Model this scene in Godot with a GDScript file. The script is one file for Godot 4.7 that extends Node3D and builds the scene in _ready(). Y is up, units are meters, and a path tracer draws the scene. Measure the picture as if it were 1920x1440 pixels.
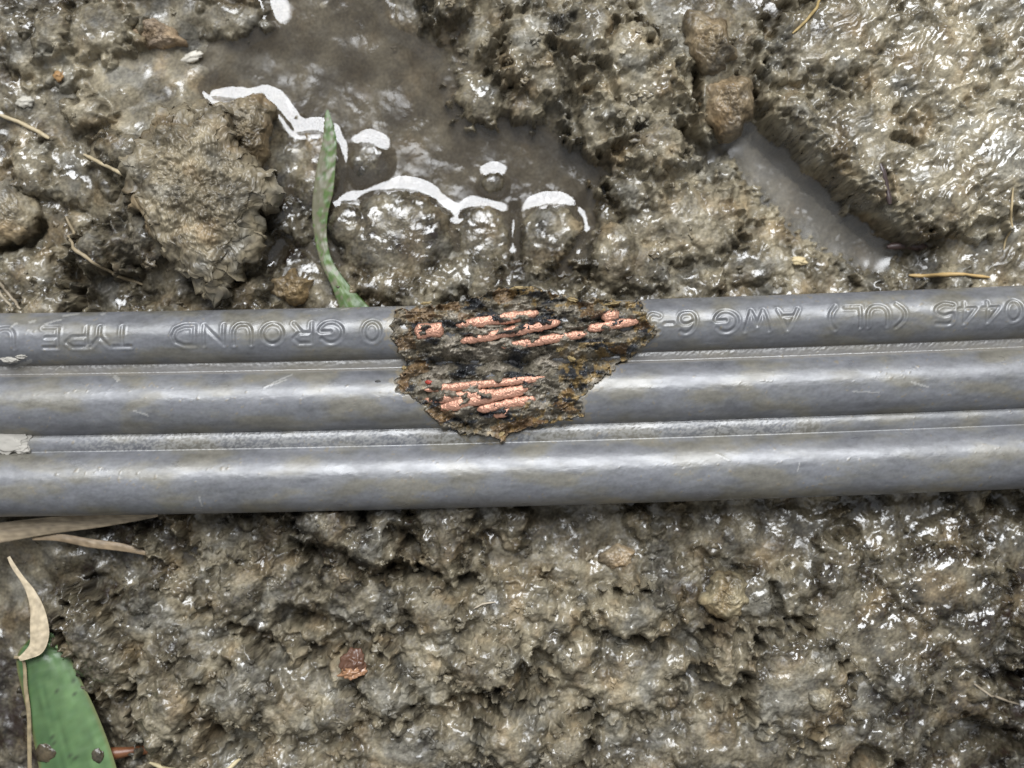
extends Node3D
# A damaged flat cable lying in wet mud, seen from straight above. Real size: the picture is about 0.14 m wide.
# Lengths inside the builders are millimetres; MM turns them into metres.

const MM := 0.001
const CAM_Y := 178.0          # camera height above the cable's middle
const TAN_HALF := 0.30573     # tan(17 degrees)

var rng := RandomNumberGenerator.new()

# ---------------------------------------------------------------- helpers
func noise(sd: int, size: float, octaves := 1, kind := FastNoiseLite.TYPE_SIMPLEX_SMOOTH, warp := 0.0) -> FastNoiseLite:
	var n := FastNoiseLite.new()
	n.seed = sd
	n.noise_type = kind
	n.frequency = 1.0 / size
	if octaves > 1:
		n.fractal_type = FastNoiseLite.FRACTAL_FBM
		n.fractal_octaves = octaves
	else:
		n.fractal_type = FastNoiseLite.FRACTAL_NONE
	if kind == FastNoiseLite.TYPE_CELLULAR:
		n.cellular_return_type = FastNoiseLite.RETURN_DISTANCE
		n.cellular_jitter = 1.0
	if warp > 0.0:
		n.domain_warp_enabled = true
		n.domain_warp_type = FastNoiseLite.DOMAIN_WARP_SIMPLEX
		n.domain_warp_amplitude = warp
		n.domain_warp_frequency = 0.6 / size
		n.domain_warp_fractal_type = FastNoiseLite.DOMAIN_WARP_FRACTAL_NONE
	return n

# photo pixel -> millimetres on the level y (mm)
func at(px: float, py: float, y := -6.0) -> Vector3:
	var k := (CAM_Y - y) * TAN_HALF / 720.0
	return Vector3((px - 960.0) * k, y, (py - 720.0) * k)

func tag(o: Node, label: String, category: String, group := "") -> void:
	o.set_meta("label", label)
	o.set_meta("category", category)
	if group:
		o.set_meta("group", group)

func put(called: String, mesh: Mesh, m: Material, parent: Node = self) -> MeshInstance3D:
	var o := MeshInstance3D.new()
	o.name = called
	o.mesh = mesh
	o.material_override = m
	parent.add_child(o, true)
	return o

func mesh_of(v: PackedVector3Array, n: PackedVector3Array, idx: PackedInt32Array, c := PackedColorArray(), uv := PackedVector2Array()) -> ArrayMesh:
	var a := []
	a.resize(Mesh.ARRAY_MAX)
	a[Mesh.ARRAY_VERTEX] = v
	a[Mesh.ARRAY_NORMAL] = n
	if c.size():
		a[Mesh.ARRAY_COLOR] = c
	if uv.size():
		a[Mesh.ARRAY_TEX_UV] = uv
	a[Mesh.ARRAY_INDEX] = idx
	var m := ArrayMesh.new()
	m.add_surface_from_arrays(Mesh.PRIMITIVE_TRIANGLES, a)
	return m

# normals of an indexed mesh (front faces clockwise)
func smooth(v: PackedVector3Array, idx: PackedInt32Array) -> PackedVector3Array:
	var n := PackedVector3Array()
	n.resize(v.size())
	for t in range(0, idx.size(), 3):
		var a := idx[t]
		var b := idx[t + 1]
		var c := idx[t + 2]
		var f := (v[c] - v[a]).cross(v[b] - v[a])
		n[a] += f
		n[b] += f
		n[c] += f
	for i in n.size():
		n[i] = n[i].normalized()
	return n

# a grid of nu x nv vertices as triangles; keep(i) false drops the cell
func grid_index(nu: int, nv: int, closed_u := false) -> PackedInt32Array:
	var cu := nu if closed_u else nu - 1
	var idx := PackedInt32Array()
	idx.resize(cu * (nv - 1) * 6)
	var k := 0
	for j in nv - 1:
		for i in cu:
			var a := j * nu + i
			var b := j * nu + (i + 1) % nu
			var c := a + nu
			var d := b + nu
			idx[k] = a; idx[k + 1] = b; idx[k + 2] = c
			idx[k + 3] = b; idx[k + 4] = d; idx[k + 5] = c
			k += 6
	return idx

func material(color: Color, rough: float, vertex := false, spec := 0.5) -> StandardMaterial3D:
	var m := StandardMaterial3D.new()
	m.albedo_color = color.linear_to_srgb()
	m.roughness = rough
	m.metallic_specular = spec
	m.vertex_color_use_as_albedo = vertex
	return m

func noise_texture(n: FastNoiseLite, w: int, h: int) -> ImageTexture:
	return ImageTexture.create_from_image(n.get_image(w, h, false, false, true))

func seamless_texture(n: FastNoiseLite, w: int) -> ImageTexture:
	return ImageTexture.create_from_image(n.get_seamless_image(w, w, false, false, 0.15, true))

# ---------------------------------------------------------------- scene
func _ready() -> void:
	rng.seed = 7
	# camera
	var cam := Camera3D.new()
	cam.name = "camera"
	add_child(cam)
	cam.position = Vector3(0, CAM_Y * MM, 0)
	cam.rotation_degrees = Vector3(-90, 0, 0)
	cam.fov = 34.0
	cam.near = 0.01
	cam.far = 20.0
	var lens := CameraAttributesPhysical.new()
	lens.frustum_focal_length = 5.7
	lens.exposure_aperture = 1.4
	lens.frustum_focus_distance = 0.1755
	lens.frustum_near = 0.01
	lens.frustum_far = 20.0
	cam.attributes = lens
	cam.fov = 34.0
	cam.current = true
	# sky
	var env := Environment.new()
	var sky := Sky.new()
	var sm := ProceduralSkyMaterial.new()
	sm.sky_top_color = Color(0.86, 0.88, 0.91)
	sm.sky_horizon_color = Color(0.78, 0.80, 0.82)
	sm.ground_bottom_color = Color(0.12, 0.11, 0.09)
	sm.ground_horizon_color = Color(0.30, 0.29, 0.26)
	sm.sun_angle_max = 1.0
	sky.sky_material = sm
	env.background_mode = Environment.BG_SKY
	env.sky = sky
	env.background_energy_multiplier = 0.19
	env.tonemap_mode = Environment.TONE_MAPPER_LINEAR
	env.tonemap_exposure = 3.2
	env.sdfgi_enabled = true
	env.ssao_enabled = true
	env.ssil_enabled = true
	var we := WorldEnvironment.new()
	we.name = "environment"
	we.environment = env
	add_child(we)
	# the bright part of the cloudy sky
	var sun := DirectionalLight3D.new()
	sun.name = "sun"
	sun.light_energy = 0.5
	sun.light_color = Color(0.975, 0.985, 1.0)
	sun.light_angular_distance = 38.0
	sun.shadow_enabled = true
	add_child(sun)
	sun.look_at_from_position(Vector3.ZERO, -Vector3(0.0, 1.0, -0.70))

	build_ground()
	print("ground ", Time.get_ticks_msec())
	build_water()
	print("water ", Time.get_ticks_msec())
	build_cable()
	print("cable ", Time.get_ticks_msec())
	build_clods()
	build_crumbs()
	build_plants()
	print("done ", Time.get_ticks_msec())

# ---------------------------------------------------------------- the mud
const STEP := 0.16
const HX := 82.0
const HZ := 62.0
const K := 0.0781             # millimetres per photo pixel on the mud
var xs := PackedFloat32Array()
var zs := PackedFloat32Array()
var nx := 0
var nz := 0
var ox := 0                   # first column and row of the fine part
var oz := 0
var hgt := PackedFloat32Array()
var map_h: PackedFloat32Array
var map_r: PackedFloat32Array
var map_w: PackedFloat32Array
var map_t: PackedFloat32Array
const MW := 1088
const MH := 832

# control maps: one digit for every 120 photo pixels, from the photo's top left
const RELIEF := ["55553345666667777", "55542224567767777", "55665222346646777", "55665222222544777", "54665444445544466", "55555555555555555", "44444444444444444", "44444444444444444", "55555555555555555", "34565556666566665", "34665566666666665", "34566666656677654", "34565666666676544"]
const CRUMBLY := ["66432125655431112", "53211003665441111", "43452211357412211", "42453221245510212", "42564322345520122", "66666666666666666", "55555555555555555", "55555555555555555", "34667766544433334", "25566676665443333", "35566676766443345", "45567676665423457", "55567655666643456"]
const WETNESS := ["65434455555668888", "54334566555656788", "65425677555456789", "77426777765466688", "66326777665456677", "66666666666666666", "66666666666666666", "66666666666666666", "33654444445568888", "36543344554458988", "35544344554447887", "34444434444446776", "34444444454545666"]
const TONE := ["33444445555545665", "46654444556556676", "45564444456665677", "54463333345675667", "54353333345566466", "44444444444444444", "44444444444444444", "44444444444444444", "65133233334444333", "42344344555343332", "33444445555444332", "13455555555554331", "13445444554444321"]

func control(rows: Array) -> PackedFloat32Array:
	var im := Image.create(17, 13, false, Image.FORMAT_RF)
	for j in 13:
		for i in 17:
			im.set_pixel(i, j, Color(float(rows[j].substr(i, 1)), 0, 0))
	im.resize(MW, MH, Image.INTERPOLATE_CUBIC)
	return im.get_data().to_float32_array()

func axis(half: float, far: float) -> PackedFloat32Array:
	var out := PackedFloat32Array()
	var n := int(half / STEP)
	var side := PackedFloat32Array()
	var x := n * STEP
	var d := STEP
	while x < far:
		d *= 1.22
		x += d
		side.append(x)
	for i in side.size():
		out.append(-side[side.size() - 1 - i])
	for i in range(-n, n + 1):
		out.append(i * STEP)
	out.append_array(side)
	return out

func map_at(x: float, z: float) -> int:
	var u := clampi(int((x / K + 960.0 + 60.0) / 2040.0 * MW), 0, MW - 1)
	var v := clampi(int((z / K + 720.0 + 60.0) / 1560.0 * MH), 0, MH - 1)
	return v * MW + u

func col_of(x: float) -> int:
	return clampi(ox + int(round((x + int(HX / STEP) * STEP) / STEP)), 0, nx - 1)

func row_of(z: float) -> int:
	return clampi(oz + int(round((z + int(HZ / STEP) * STEP) / STEP)), 0, nz - 1)

func ground_y(x: float, z: float) -> float:
	return hgt[row_of(z) * nx + col_of(x)]

func ground_under(px: float, py: float) -> float:
	return bare[row_of((py - 720.0) * K) * nx + col_of((px - 960.0) * K)]

# a lump (or, with a negative height, a hollow) in photo pixels
func lump(px: float, py: float, rx: float, ry: float, turn: float, top: float, power := 2.0, wob := 0.25) -> void:
	var cx := (px - 960.0) * K
	var cz := (py - 720.0) * K
	rx *= K
	ry *= K
	var reach := maxf(rx, ry) * 1.4
	var first := row_of(cz) * nx + col_of(cx)
	var base := hgt[first] if bare.is_empty() else lerpf(bare[first], minf(hgt[first], bare[first] + 3.0), 0.6)
	var ca := cos(deg_to_rad(turn))
	var sa := sin(deg_to_rad(turn))
	for j in range(row_of(cz - reach), row_of(cz + reach) + 1):
		for i in range(col_of(cx - reach), col_of(cx + reach) + 1):
			var dx := xs[i] - cx
			var dz := zs[j] - cz
			var a := (dx * ca + dz * sa) / rx
			var b := (-dx * sa + dz * ca) / ry
			var q := sqrt(a * a + b * b)
			if q > 1.4:
				continue
			q *= 1.0 + wob * edge_noise.get_noise_2d(xs[i], zs[j])
			if q >= 1.0:
				continue
			var k := j * nx + i
			if top > 0.0:
				var y := base - 0.4 + (top + 0.4) * pow(1.0 - pow(q, power), 0.6)
				if y > hgt[k]:
					hgt[k] = y
			else:
				hgt[k] += top * pow(1.0 - q * q, 0.7)

# a crack or furrow along photo pixels
func furrow(points: Array, width: float, deep: float) -> void:
	for s in points.size() - 1:
		var a := Vector2(points[s][0] - 960.0, points[s][1] - 720.0) * K
		var b := Vector2(points[s + 1][0] - 960.0, points[s + 1][1] - 720.0) * K
		var w := width * K
		for j in range(row_of(minf(a.y, b.y) - w * 2), row_of(maxf(a.y, b.y) + w * 2) + 1):
			for i in range(col_of(minf(a.x, b.x) - w * 2), col_of(maxf(a.x, b.x) + w * 2) + 1):
				var p := Vector2(xs[i], zs[j])
				var t := clampf((p - a).dot(b - a) / (b - a).length_squared(), 0.0, 0.999)
				var d := p.distance_to(a + (b - a) * t) / w * (1.0 + 0.5 * edge_noise.get_noise_2d(xs[i] * 2.0, zs[j] * 2.0))
				if d < 1.5 and (t > 0.0 or s == 0):
					var k := j * nx + i
					var y: float = furrow_base[k] - deep * exp(-d * d * d * 2.0)
					if y < hgt[k]:
						hgt[k] = y

var edge_noise: FastNoiseLite
var furrow_base: PackedFloat32Array
var bare: PackedFloat32Array
var mud_material: StandardMaterial3D
var tone_noise: FastNoiseLite
var warm_noise: FastNoiseLite
var grain_noise: FastNoiseLite

# the cable's middle line: z (mm) at x (mm) on its own level
func cable_z(x: float) -> float:
	var px := x / 0.0747 + 960.0
	var t := (px - 960.0) / 960.0
	return (760.0 - 26.3 * t - 7.2 * t * t - 720.0) * 0.0747

# colour of the mud: pale clay, dark organic silt, rusty and grey-blue patches, all with a grain
func mud_color(x: float, y: float, z: float, tone: float) -> Color:
	var a := tone_noise.get_noise_3d(x, y, z)
	var g := grain_noise.get_noise_3d(x, y, z)
	var t := clampf(tone / 9.0 - 0.02 + 0.5 * a + 0.26 * g, 0.0, 1.0)
	var c := Color(0.020, 0.0155, 0.0095).lerp(Color(0.385, 0.332, 0.228), t * t * 0.6 + t * 0.4)
	var w := warm_noise.get_noise_3d(x, y, z)
	if w > 0.12:
		c = c.lerp(Color(c.r * 1.08, c.g * 0.97, c.b * 0.85), minf(1.0, (w - 0.12) * 2.4))
	elif w < -0.15:
		c = c.lerp(Color(c.r * 0.92, c.g * 0.98, c.b * 1.12), minf(1.0, (-0.15 - w) * 4.0))
	return c

func build_ground() -> void:
	edge_noise = noise(3, 2.6, 3)
	tone_noise = noise(11, 5.5, 4)
	warm_noise = noise(12, 8.0, 3)
	grain_noise = noise(13, 0.55, 2)
	map_h = control(RELIEF)
	map_r = control(CRUMBLY)
	map_w = control(WETNESS)
	map_t = control(TONE)
	xs = axis(HX, 600.0)
	zs = axis(HZ, 600.0)
	nx = xs.size()
	nz = zs.size()
	ox = (nx - 1) / 2 - int(HX / STEP)
	oz = (nz - 1) / 2 - int(HZ / STEP)
	hgt.resize(nx * nz)
	var wx := noise(21, 14.0, 2)
	var wz := noise(22, 14.0, 2)
	var low := noise(23, 9.0, 2)
	for j in nz:
		for i in nx:
			var x := xs[i]
			var z := zs[j]
			var k := map_at(x + 5.0 * wx.get_noise_2d(x, z), z + 5.0 * wz.get_noise_2d(x, z))
			hgt[j * nx + i] = -14.0 + 1.6 * map_h[k] + 0.25 * map_r[k] * low.get_noise_2d(x, z)
	bare = hgt.duplicate()
	# named lumps and hollows of the photograph
	for c in [[1010, 130, 95, 70, 20, 2.6], [1090, 60, 110, 70, -10, 2.4], [1190, 170, 110, 110, 10, 3.4], [1130, 225, 60, 50, 0, 2.2], [905, 180, 62, 56, 0, 2.4], [985, 190, 50, 44, 0, 1.6],
			[1230, 300, 95, 80, 20, 2.6], [1300, 420, 100, 90, 0, 2.2], [1220, 420, 60, 60, 0, 1.8], [1400, 500, 120, 50, 0, 1.2], [1560, 80, 160, 90, -20, 2.0], [1720, 130, 150, 110, -10, 1.6], [1830, 300, 130, 130, 0, 1.6],
			[1600, 300, 90, 60, 40, 1.6], [1500, 200, 120, 70, 35, 1.8], [60, 520, 80, 60, 0, 2.4], [130, 330, 90, 60, 20, 1.2], [60, 90, 120, 70, 20, 1.8], [180, 60, 90, 60, 0, 1.8], [420, 30, 80, 40, 0, 1.4],
			[560, 300, 60, 90, 10, 1.8], [520, 420, 60, 60, 0, 1.4], [760, 540, 120, 40, 0, 1.6], [900, 520, 130, 40, 0, 1.4], [1180, 500, 90, 60, 0, 1.8],
			[1480, 1270, 110, 110, 10, 2.6], [1420, 1110, 90, 60, 0, 2.2], [1560, 1120, 60, 130, 10, 1.4], [1260, 1120, 130, 80, 0, 1.8], [1180, 1260, 110, 80, 0, 2.0], [960, 1150, 120, 80, 0, 1.8], [830, 1230, 110, 90, 0, 2.2],
			[690, 1110, 120, 70, 20, 2.2], [500, 1100, 110, 90, 0, 2.2], [360, 1230, 110, 80, -20, 1.6], [560, 1300, 130, 90, 10, 2.4], [350, 1390, 90, 60, 0, 2.0], [760, 1390, 120, 70, 0, 1.8], [1000, 1370, 120, 80, 0, 1.6],
			[1650, 1200, 130, 90, 30, 1.4], [1760, 1090, 110, 80, 0, 1.4], [1600, 1390, 110, 60, 0, 1.6], [1830, 1180, 80, 80, 0, 1.6], [280, 1150, 80, 60, 0, 1.6], [1330, 1380, 90, 90, 0, 1.6]]:
		lump(c[0], c[1], c[2], c[3], c[4], c[5] * 1.3, 2.6, 0.5)
	# bank over the trough
	for c in [[1476, 222, 60, 40, 40, 4.4], [1548, 286, 70, 46, 40, 4.8], [1618, 352, 66, 44, 42, 4.8], [1690, 410, 60, 44, 30, 4.2], [1610, 270, 110, 80, 35, 3.0], [1740, 360, 100, 90, 0, 2.6]]:
		lump(c[0], c[1], c[2], c[3], c[4], c[5], 3.0, 0.35)
	# lumps standing in the puddle
	for c in [[686, 296, 50, 52, 0, 3.2], [742, 444, 112, 90, 0, 2.4], [650, 420, 40, 44, 0, 2.4], [903, 446, 64, 74, 0, 2.4], [1034, 450, 68, 70, 0, 2.4], [924, 338, 32, 28, 0, 3.2], [1128, 385, 30, 50, 0, 3.0], [1150, 480, 46, 60, 0, 2.2], [590, 330, 50, 96, 8, 2.2], [600, 450, 60, 70, 0, 1.8]]:
		lump(c[0], c[1], c[2], c[3], c[4], c[5], 3.4, 0.1)
	# countless smaller lumps in the crumbly parts
	for n in 1300:
		var px := rng.randf_range(-40, 1960)
		var py := rng.randf_range(-40, 1480)
		var k := map_at((px - 960.0) * K, (py - 720.0) * K)
		var r := map_r[k] / 9.0
		if rng.randf() > r * r or ground_under(px, py) < -8.9:
			continue
		var s := 12.0 + 58.0 * pow(rng.randf(), 2.0)
		lump(px, py, s * rng.randf_range(0.8, 1.5), s * rng.randf_range(0.7, 1.1), rng.randf_range(0, 180), s * K * rng.randf_range(0.55, 1.2), 2.4, 0.6)
	furrow_base = hgt.duplicate()
	furrow([[967, 380], [968, 430], [966, 492]], 10.0, 2.6)
	furrow([[1100, 370], [1110, 430], [1070, 488], [1036, 524]], 18.0, 3.6)
	furrow([[844, 424], [856, 462]], 9.0, 1.8)
	furrow([[1390, 255], [1450, 300], [1520, 370], [1590, 425], [1650, 455]], 66.0, 3.6)
	furrow([[1420, 240], [1480, 290], [1560, 360], [1620, 410], [1675, 450]], 22.0, 6.0)
	furrow([[1300, 140], [1304, 215]], 7.0, 5.0)
	furrow([[1285, 250], [1330, 290], [1390, 245]], 22.0, 4.0)
	furrow([[230, 430], [250, 500], [270, 550]], 30.0, 2.6)
	furrow([[0, 465], [50, 455], [75, 420]], 10.0, 3.0)
	furrow([[420, 530], [500, 500], [530, 450]], 18.0, 4.0)
	furrow([[600, 1020], [700, 1060], [780, 1070]], 20.0, 3.2)
	furrow([[540, 1150], [600, 1165]], 22.0, 3.6)
	furrow([[740, 990], [765, 1010]], 16.0, 3.0)
	furrow([[870, 1080], [890, 1083]], 13.0, 4.0)
	furrow([[510, 1215], [535, 1222]], 18.0, 4.0)
	furrow([[405, 1375], [415, 1360]], 18.0, 4.2)
	furrow([[1440, 1090], [1455, 1150], [1500, 1165]], 10.0, 3.0)
	furrow([[1370, 1170], [1375, 1240], [1390, 1330]], 16.0, 2.2)
	furrow([[1590, 1430], [1610, 1400], [1640, 1410]], 16.0, 4.2)
	furrow([[1770, 1400], [1820, 1370], [1900, 1395]], 26.0, 4.2)
	furrow([[1880, 930], [1920, 960]], 26.0, 3.5)
	furrow([[1560, 1000], [1580, 985]], 20.0, 1.6)
	furrow([[295, 985], [320, 1015], [345, 1040]], 34.0, 4.0)
	furrow([[80, 1210], [150, 1300], [190, 1440]], 34.0, 1.8)
	furrow([[1660, 270], [1700, 275]], 10.0, 2.4)
	furrow([[1640, 340], [1655, 395]], 10.0, 2.0)
	furrow([[140, 170], [160, 205]], 8.0, 1.6)
	furrow([[1030, 95], [1060, 150], [1080, 250]], 12.0, 2.0)
	furrow([[1150, 60], [1120, 130], [1150, 200]], 9.0, 1.8)
	# fine relief
	var n1 := noise(31, 3.2, 1, FastNoiseLite.TYPE_CELLULAR, 1.3)
	var n2 := noise(32, 1.35, 1, FastNoiseLite.TYPE_CELLULAR, 0.6)
	var n3 := noise(33, 0.62, 1, FastNoiseLite.TYPE_CELLULAR, 0.3)
	var n4 := noise(34, 2.4, 4)
	var drag := noise(36, 2.2, 3)
	var wet := noise(35, 4.0, 4)
	var fine_w := 2 * int(HX / STEP) + 1
	var fine_h := 2 * int(HZ / STEP) + 1
	var gloss := PackedByteArray()
	gloss.resize(fine_w * fine_h)
	var film := PackedByteArray()
	film.resize(fine_w * fine_h)
	var cols := PackedColorArray()
	cols.resize(nx * nz)
	for j in nz:
		var z := zs[j]
		for i in nx:
			var x := xs[i]
			var at_k := j * nx + i
			var far := absf(x) > 90.0 or absf(z) > 70.0
			var mk := map_at(x + 3.0 * wx.get_noise_2d(x, z), z + 3.0 * wz.get_noise_2d(x, z))
			var r := clampf(map_r[mk] / 9.0, 0.03, 1.0)
			var y := hgt[at_k]
			# diagonal drag marks in the slick bank on the right
			if x > 38.0 and z < -14.0 and not far:
				var fade := clampf((x - 38.0) / 10.0, 0.0, 1.0) * clampf((-14.0 - z) / 6.0, 0.0, 1.0)
				y += 0.55 * fade * drag.get_noise_2d((x + z) * 0.7 + 2.0 * n4.get_noise_2d(x * 0.3, z * 0.3), (x - z) * 0.26)
			# unseen sides of a dug hole, added and sloped to limit sky light
			var side := maxf(maxf((absf(x) - 84.0) * 1.25, (-z - 66.0) * 1.05), (z - 66.0) * 0.3)
			y += clampf(side, 0.0, 170.0)
			if far:
				y += 2.5 * n4.get_noise_2d(x * 0.1, z * 0.1)
			else:
				y += r * (1.0 * (-0.45 - n1.get_noise_2d(x, z)) + 0.36 * (-0.5 - n2.get_noise_2d(x, z)) + 0.12 * (-0.5 - n3.get_noise_2d(x, z))) + (0.12 + 0.4 * r) * n4.get_noise_2d(x, z)
			# the bed the cable lies in
			var o := absf(z - cable_z(x))
			if o < 20.0 and absf(x) < 84.0:
				y = minf(y, -5.0 + maxf(0.0, o - 12.6) * 3.0)
			hgt[at_k] = y
			var w := wet.get_noise_2d(x, z)
			cols[at_k] = mud_color(x, y, z, map_t[mk])
			var fi := i - ox
			var fj := j - oz
			if fi >= 0 and fj >= 0 and fi < fine_w and fj < fine_h:
				gloss[fj * fine_w + fi] = int(255.0 * clampf(0.78 - 0.078 * map_w[mk] - 0.5 * w, 0.10, 0.8))
				film[fj * fine_w + fi] = int(255.0 * clampf(0.14 * map_w[mk] - 0.55 + 1.6 * w, 0.0, 1.0))
	var rag := noise(37, 1.5, 3)
	for turn in 2:
		var was := hgt.duplicate()
		for j in range(1, nz - 1):
			for i in range(1, nx - 1):
				var k := j * nx + i
				var av := (was[k - 1] + was[k + 1] + was[k - nx] + was[k + nx]) * 0.25
				hgt[k] = lerpf(was[k], av, 0.6 if absf(was[k] - av) > 0.1 else 0.3)
	var v := PackedVector3Array()
	var uv := PackedVector2Array()
	v.resize(nx * nz)
	uv.resize(nx * nz)
	for j in nz:
		var j0 := maxi(j - 1, 0)
		var j1 := mini(j + 1, nz - 1)
		for i in nx:
			var i0 := maxi(i - 1, 0)
			var i1 := mini(i + 1, nx - 1)
			var k := j * nx + i
			var p := Vector3(xs[i], hgt[k], zs[j])
			var steep := minf(1.0, 0.35 * (absf(hgt[j * nx + i0] - hgt[j * nx + i1]) / (xs[i1] - xs[i0]) + absf(hgt[j0 * nx + i] - hgt[j1 * nx + i]) / (zs[j1] - zs[j0])))
			if steep > 0.1 and i > ox and i < nx - ox - 1 and j > oz and j < nz - oz - 1:
				p += Vector3(rag.get_noise_3d(p.x, p.y, p.z), 0.0, rag.get_noise_3d(p.x + 99.0, p.y, p.z)) * (0.42 * steep)
			v[k] = p * MM
			uv[k] = Vector2((xs[i] + HX) / (2.0 * HX), (zs[j] + HZ) / (2.0 * HZ))
	var m := material(Color(1, 1, 1), 1.0, true)
	m.roughness_texture = ImageTexture.create_from_image(Image.create_from_data(fine_w, fine_h, false, Image.FORMAT_L8, gloss))
	m.roughness_texture_channel = BaseMaterial3D.TEXTURE_CHANNEL_RED
	m.heightmap_enabled = true
	m.heightmap_texture = noise_texture(noise(41, 5.0, 3), 2048, 1548)
	m.heightmap_scale = 0.006
	m.clearcoat_enabled = true
	m.clearcoat = 1.0
	m.clearcoat_roughness = 0.18
	m.clearcoat_texture = ImageTexture.create_from_image(Image.create_from_data(fine_w, fine_h, false, Image.FORMAT_L8, film))
	mud_material = m
	var tri := grid_index(nx, nz)
	var g := put("ground", mesh_of(v, smooth(v, tri), tri, cols, uv), m)
	g.set_meta("kind", "structure")
	g.set_meta("label", "wet grey-brown mud with crumbly lumps and slick hollows")

# ---------------------------------------------------------------- water
func build_water() -> void:
	var m := material(Color(0.098, 0.078, 0.053), 0.02)
	m.transparency = BaseMaterial3D.TRANSPARENCY_ALPHA
	m.albedo_color.a = 0.36
	m.metallic_specular = 0.6
	m.clearcoat_enabled = true
	m.clearcoat = 0.35
	m.clearcoat_roughness = 0.02
	var o := water_sheet(300, 1190, -60, 570, -8.6, 0.75, 1.05, m, "puddle")
	o.set_meta("label", "clear brown puddle curling up round mud lumps above the cable")
	var m2 := material(Color(0.17, 0.158, 0.135), 0.22)
	m2.transparency = BaseMaterial3D.TRANSPARENCY_ALPHA
	m2.albedo_color.a = 0.4
	m2.metallic_specular = 0.7
	var o2 := water_sheet(1330, 1720, 200, 510, -9.5, 0.4, 1.0, m2, "trough_water")
	o2.set_meta("label", "milky grey water lying in the slanting trough")

	var o3 := water_sheet(255, 385, 965, 1075, -7.6, 0.6, 0.9, m, "small_pool")
	o3.set_meta("label", "tiny pool of brown water under the cable's lower edge")

func water_sheet(x0: float, x1: float, y0: float, y1: float, level: float, rise: float, width: float, m: Material, called: String) -> MeshInstance3D:
	var i0 := col_of((x0 - 960.0) * K)
	var i1 := col_of((x1 - 960.0) * K)
	var j0 := row_of((y0 - 720.0) * K)
	var j1 := row_of((y1 - 720.0) * K)
	var w := i1 - i0 + 1
	var h := j1 - j0 + 1
	var d := PackedFloat32Array()
	d.resize(w * h)
	# the smoothed bed decides where the water ends
	var bed := PackedFloat32Array()
	bed.resize(w * h)
	for j in h:
		for i in w:
			bed[j * w + i] = hgt[(j0 + j) * nx + i0 + i]
	for pass_ in 4:
		var src := bed.duplicate()
		var st := 1 if pass_ % 2 == 0 else w
		for j in range(6, h - 6):
			for i in range(6, w - 6):
				var k := j * w + i
				bed[k] = (src[k - 6 * st] + src[k - 4 * st] + src[k - 2 * st] + src[k] + src[k + 2 * st] + src[k + 4 * st] + src[k + 6 * st]) / 7.0
	for k in w * h:
		d[k] = 0.0 if bed[k] > level + rise * 0.45 else 99.0
	for j in range(1, h):
		for i in range(1, w - 1):
			var k := j * w + i
			d[k] = minf(minf(d[k], d[k - 1] + STEP), minf(d[k - w] + STEP, minf(d[k - w - 1], d[k - w + 1]) + STEP * 1.414))
	for j in range(h - 2, -1, -1):
		for i in range(w - 2, 0, -1):
			var k := j * w + i
			d[k] = minf(minf(d[k], d[k + 1] + STEP), minf(d[k + w] + STEP, minf(d[k + w - 1], d[k + w + 1]) + STEP * 1.414))
	var y := PackedFloat32Array()
	y.resize(w * h)
	for k in w * h:
		y[k] = rise * exp(-d[k] / width)
	for pass_ in 2:
		for axis_ in 2:
			var src := y.duplicate()
			var st := 1 if axis_ == 0 else w
			for j in range(2, h - 2):
				for i in range(2, w - 2):
					var k := j * w + i
					y[k] = 0.2 * (src[k - 2 * st] + src[k - st] + src[k] + src[k + st] + src[k + 2 * st])
	var ripple := noise(51, 9.0, 2)
	var v := PackedVector3Array()
	v.resize(w * h)
	for j in h:
		for i in w:
			var k := j * w + i
			v[k] = Vector3(xs[i0 + i], level + y[k] + 0.012 * ripple.get_noise_2d(xs[i0 + i], zs[j0 + j]), zs[j0 + j]) * MM
	var all := grid_index(w, h)
	var n := smooth(v, all)
	var idx := PackedInt32Array()
	for t in range(0, all.size(), 3):
		var dry := true
		for e in 3:
			var k := all[t + e]
			var gy := hgt[(j0 + k / w) * nx + i0 + k % w]
			if gy < v[k].y / MM + 0.4:
				dry = false
		if not dry:
			idx.append(all[t]); idx.append(all[t + 1]); idx.append(all[t + 2])
	var o := put(called, mesh_of(v, n, idx), m)
	o.set_meta("kind", "structure")
	return o

# ---------------------------------------------------------------- the cable
# profile of the jacket: height (mm) over the offset across it (mm); three cores and two webs
func jacket_y(o: float) -> float:
	var y := -9.0
	y = maxf(y, core_y(o, -10.65, 3.78, 4.1))
	y = maxf(y, core_y(o, -1.30, 4.42, 4.45))
	y = maxf(y, core_y(o, 9.72, 4.64, 4.5))
	if o > -7.1 and o < -5.4:
		y = maxf(y, 0.95 + 0.12 * (1.0 - pow((o + 6.25) / 0.85, 2.0)))
	if o > 2.9 and o < 5.3:
		y = maxf(y, 1.35 + 0.30 * (1.0 - pow((o - 4.1) / 1.2, 2.0)))
	return y

func core_y(o: float, c: float, r: float, top: float) -> float:
	var q := (o - c) / r
	if absf(q) >= 1.0:
		return -9.0
	return top * sqrt(1.0 - q * q)

const HOLE := [[738, 606], [742, 583], [783, 576], [855, 568], [886, 558], [936, 541], [992, 538], [1055, 557], [1133, 562], [1204, 567], [1199, 581], [1225, 616], [1221, 637], [1171, 675], [1117, 712], [1099, 737], [1083, 759], [1099, 781], [1039, 791], [1002, 800], [961, 809], [939, 828], [924, 819], [883, 816], [821, 794], [786, 750], [746, 733], [742, 709], [771, 694], [755, 669], [736, 634]]

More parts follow.
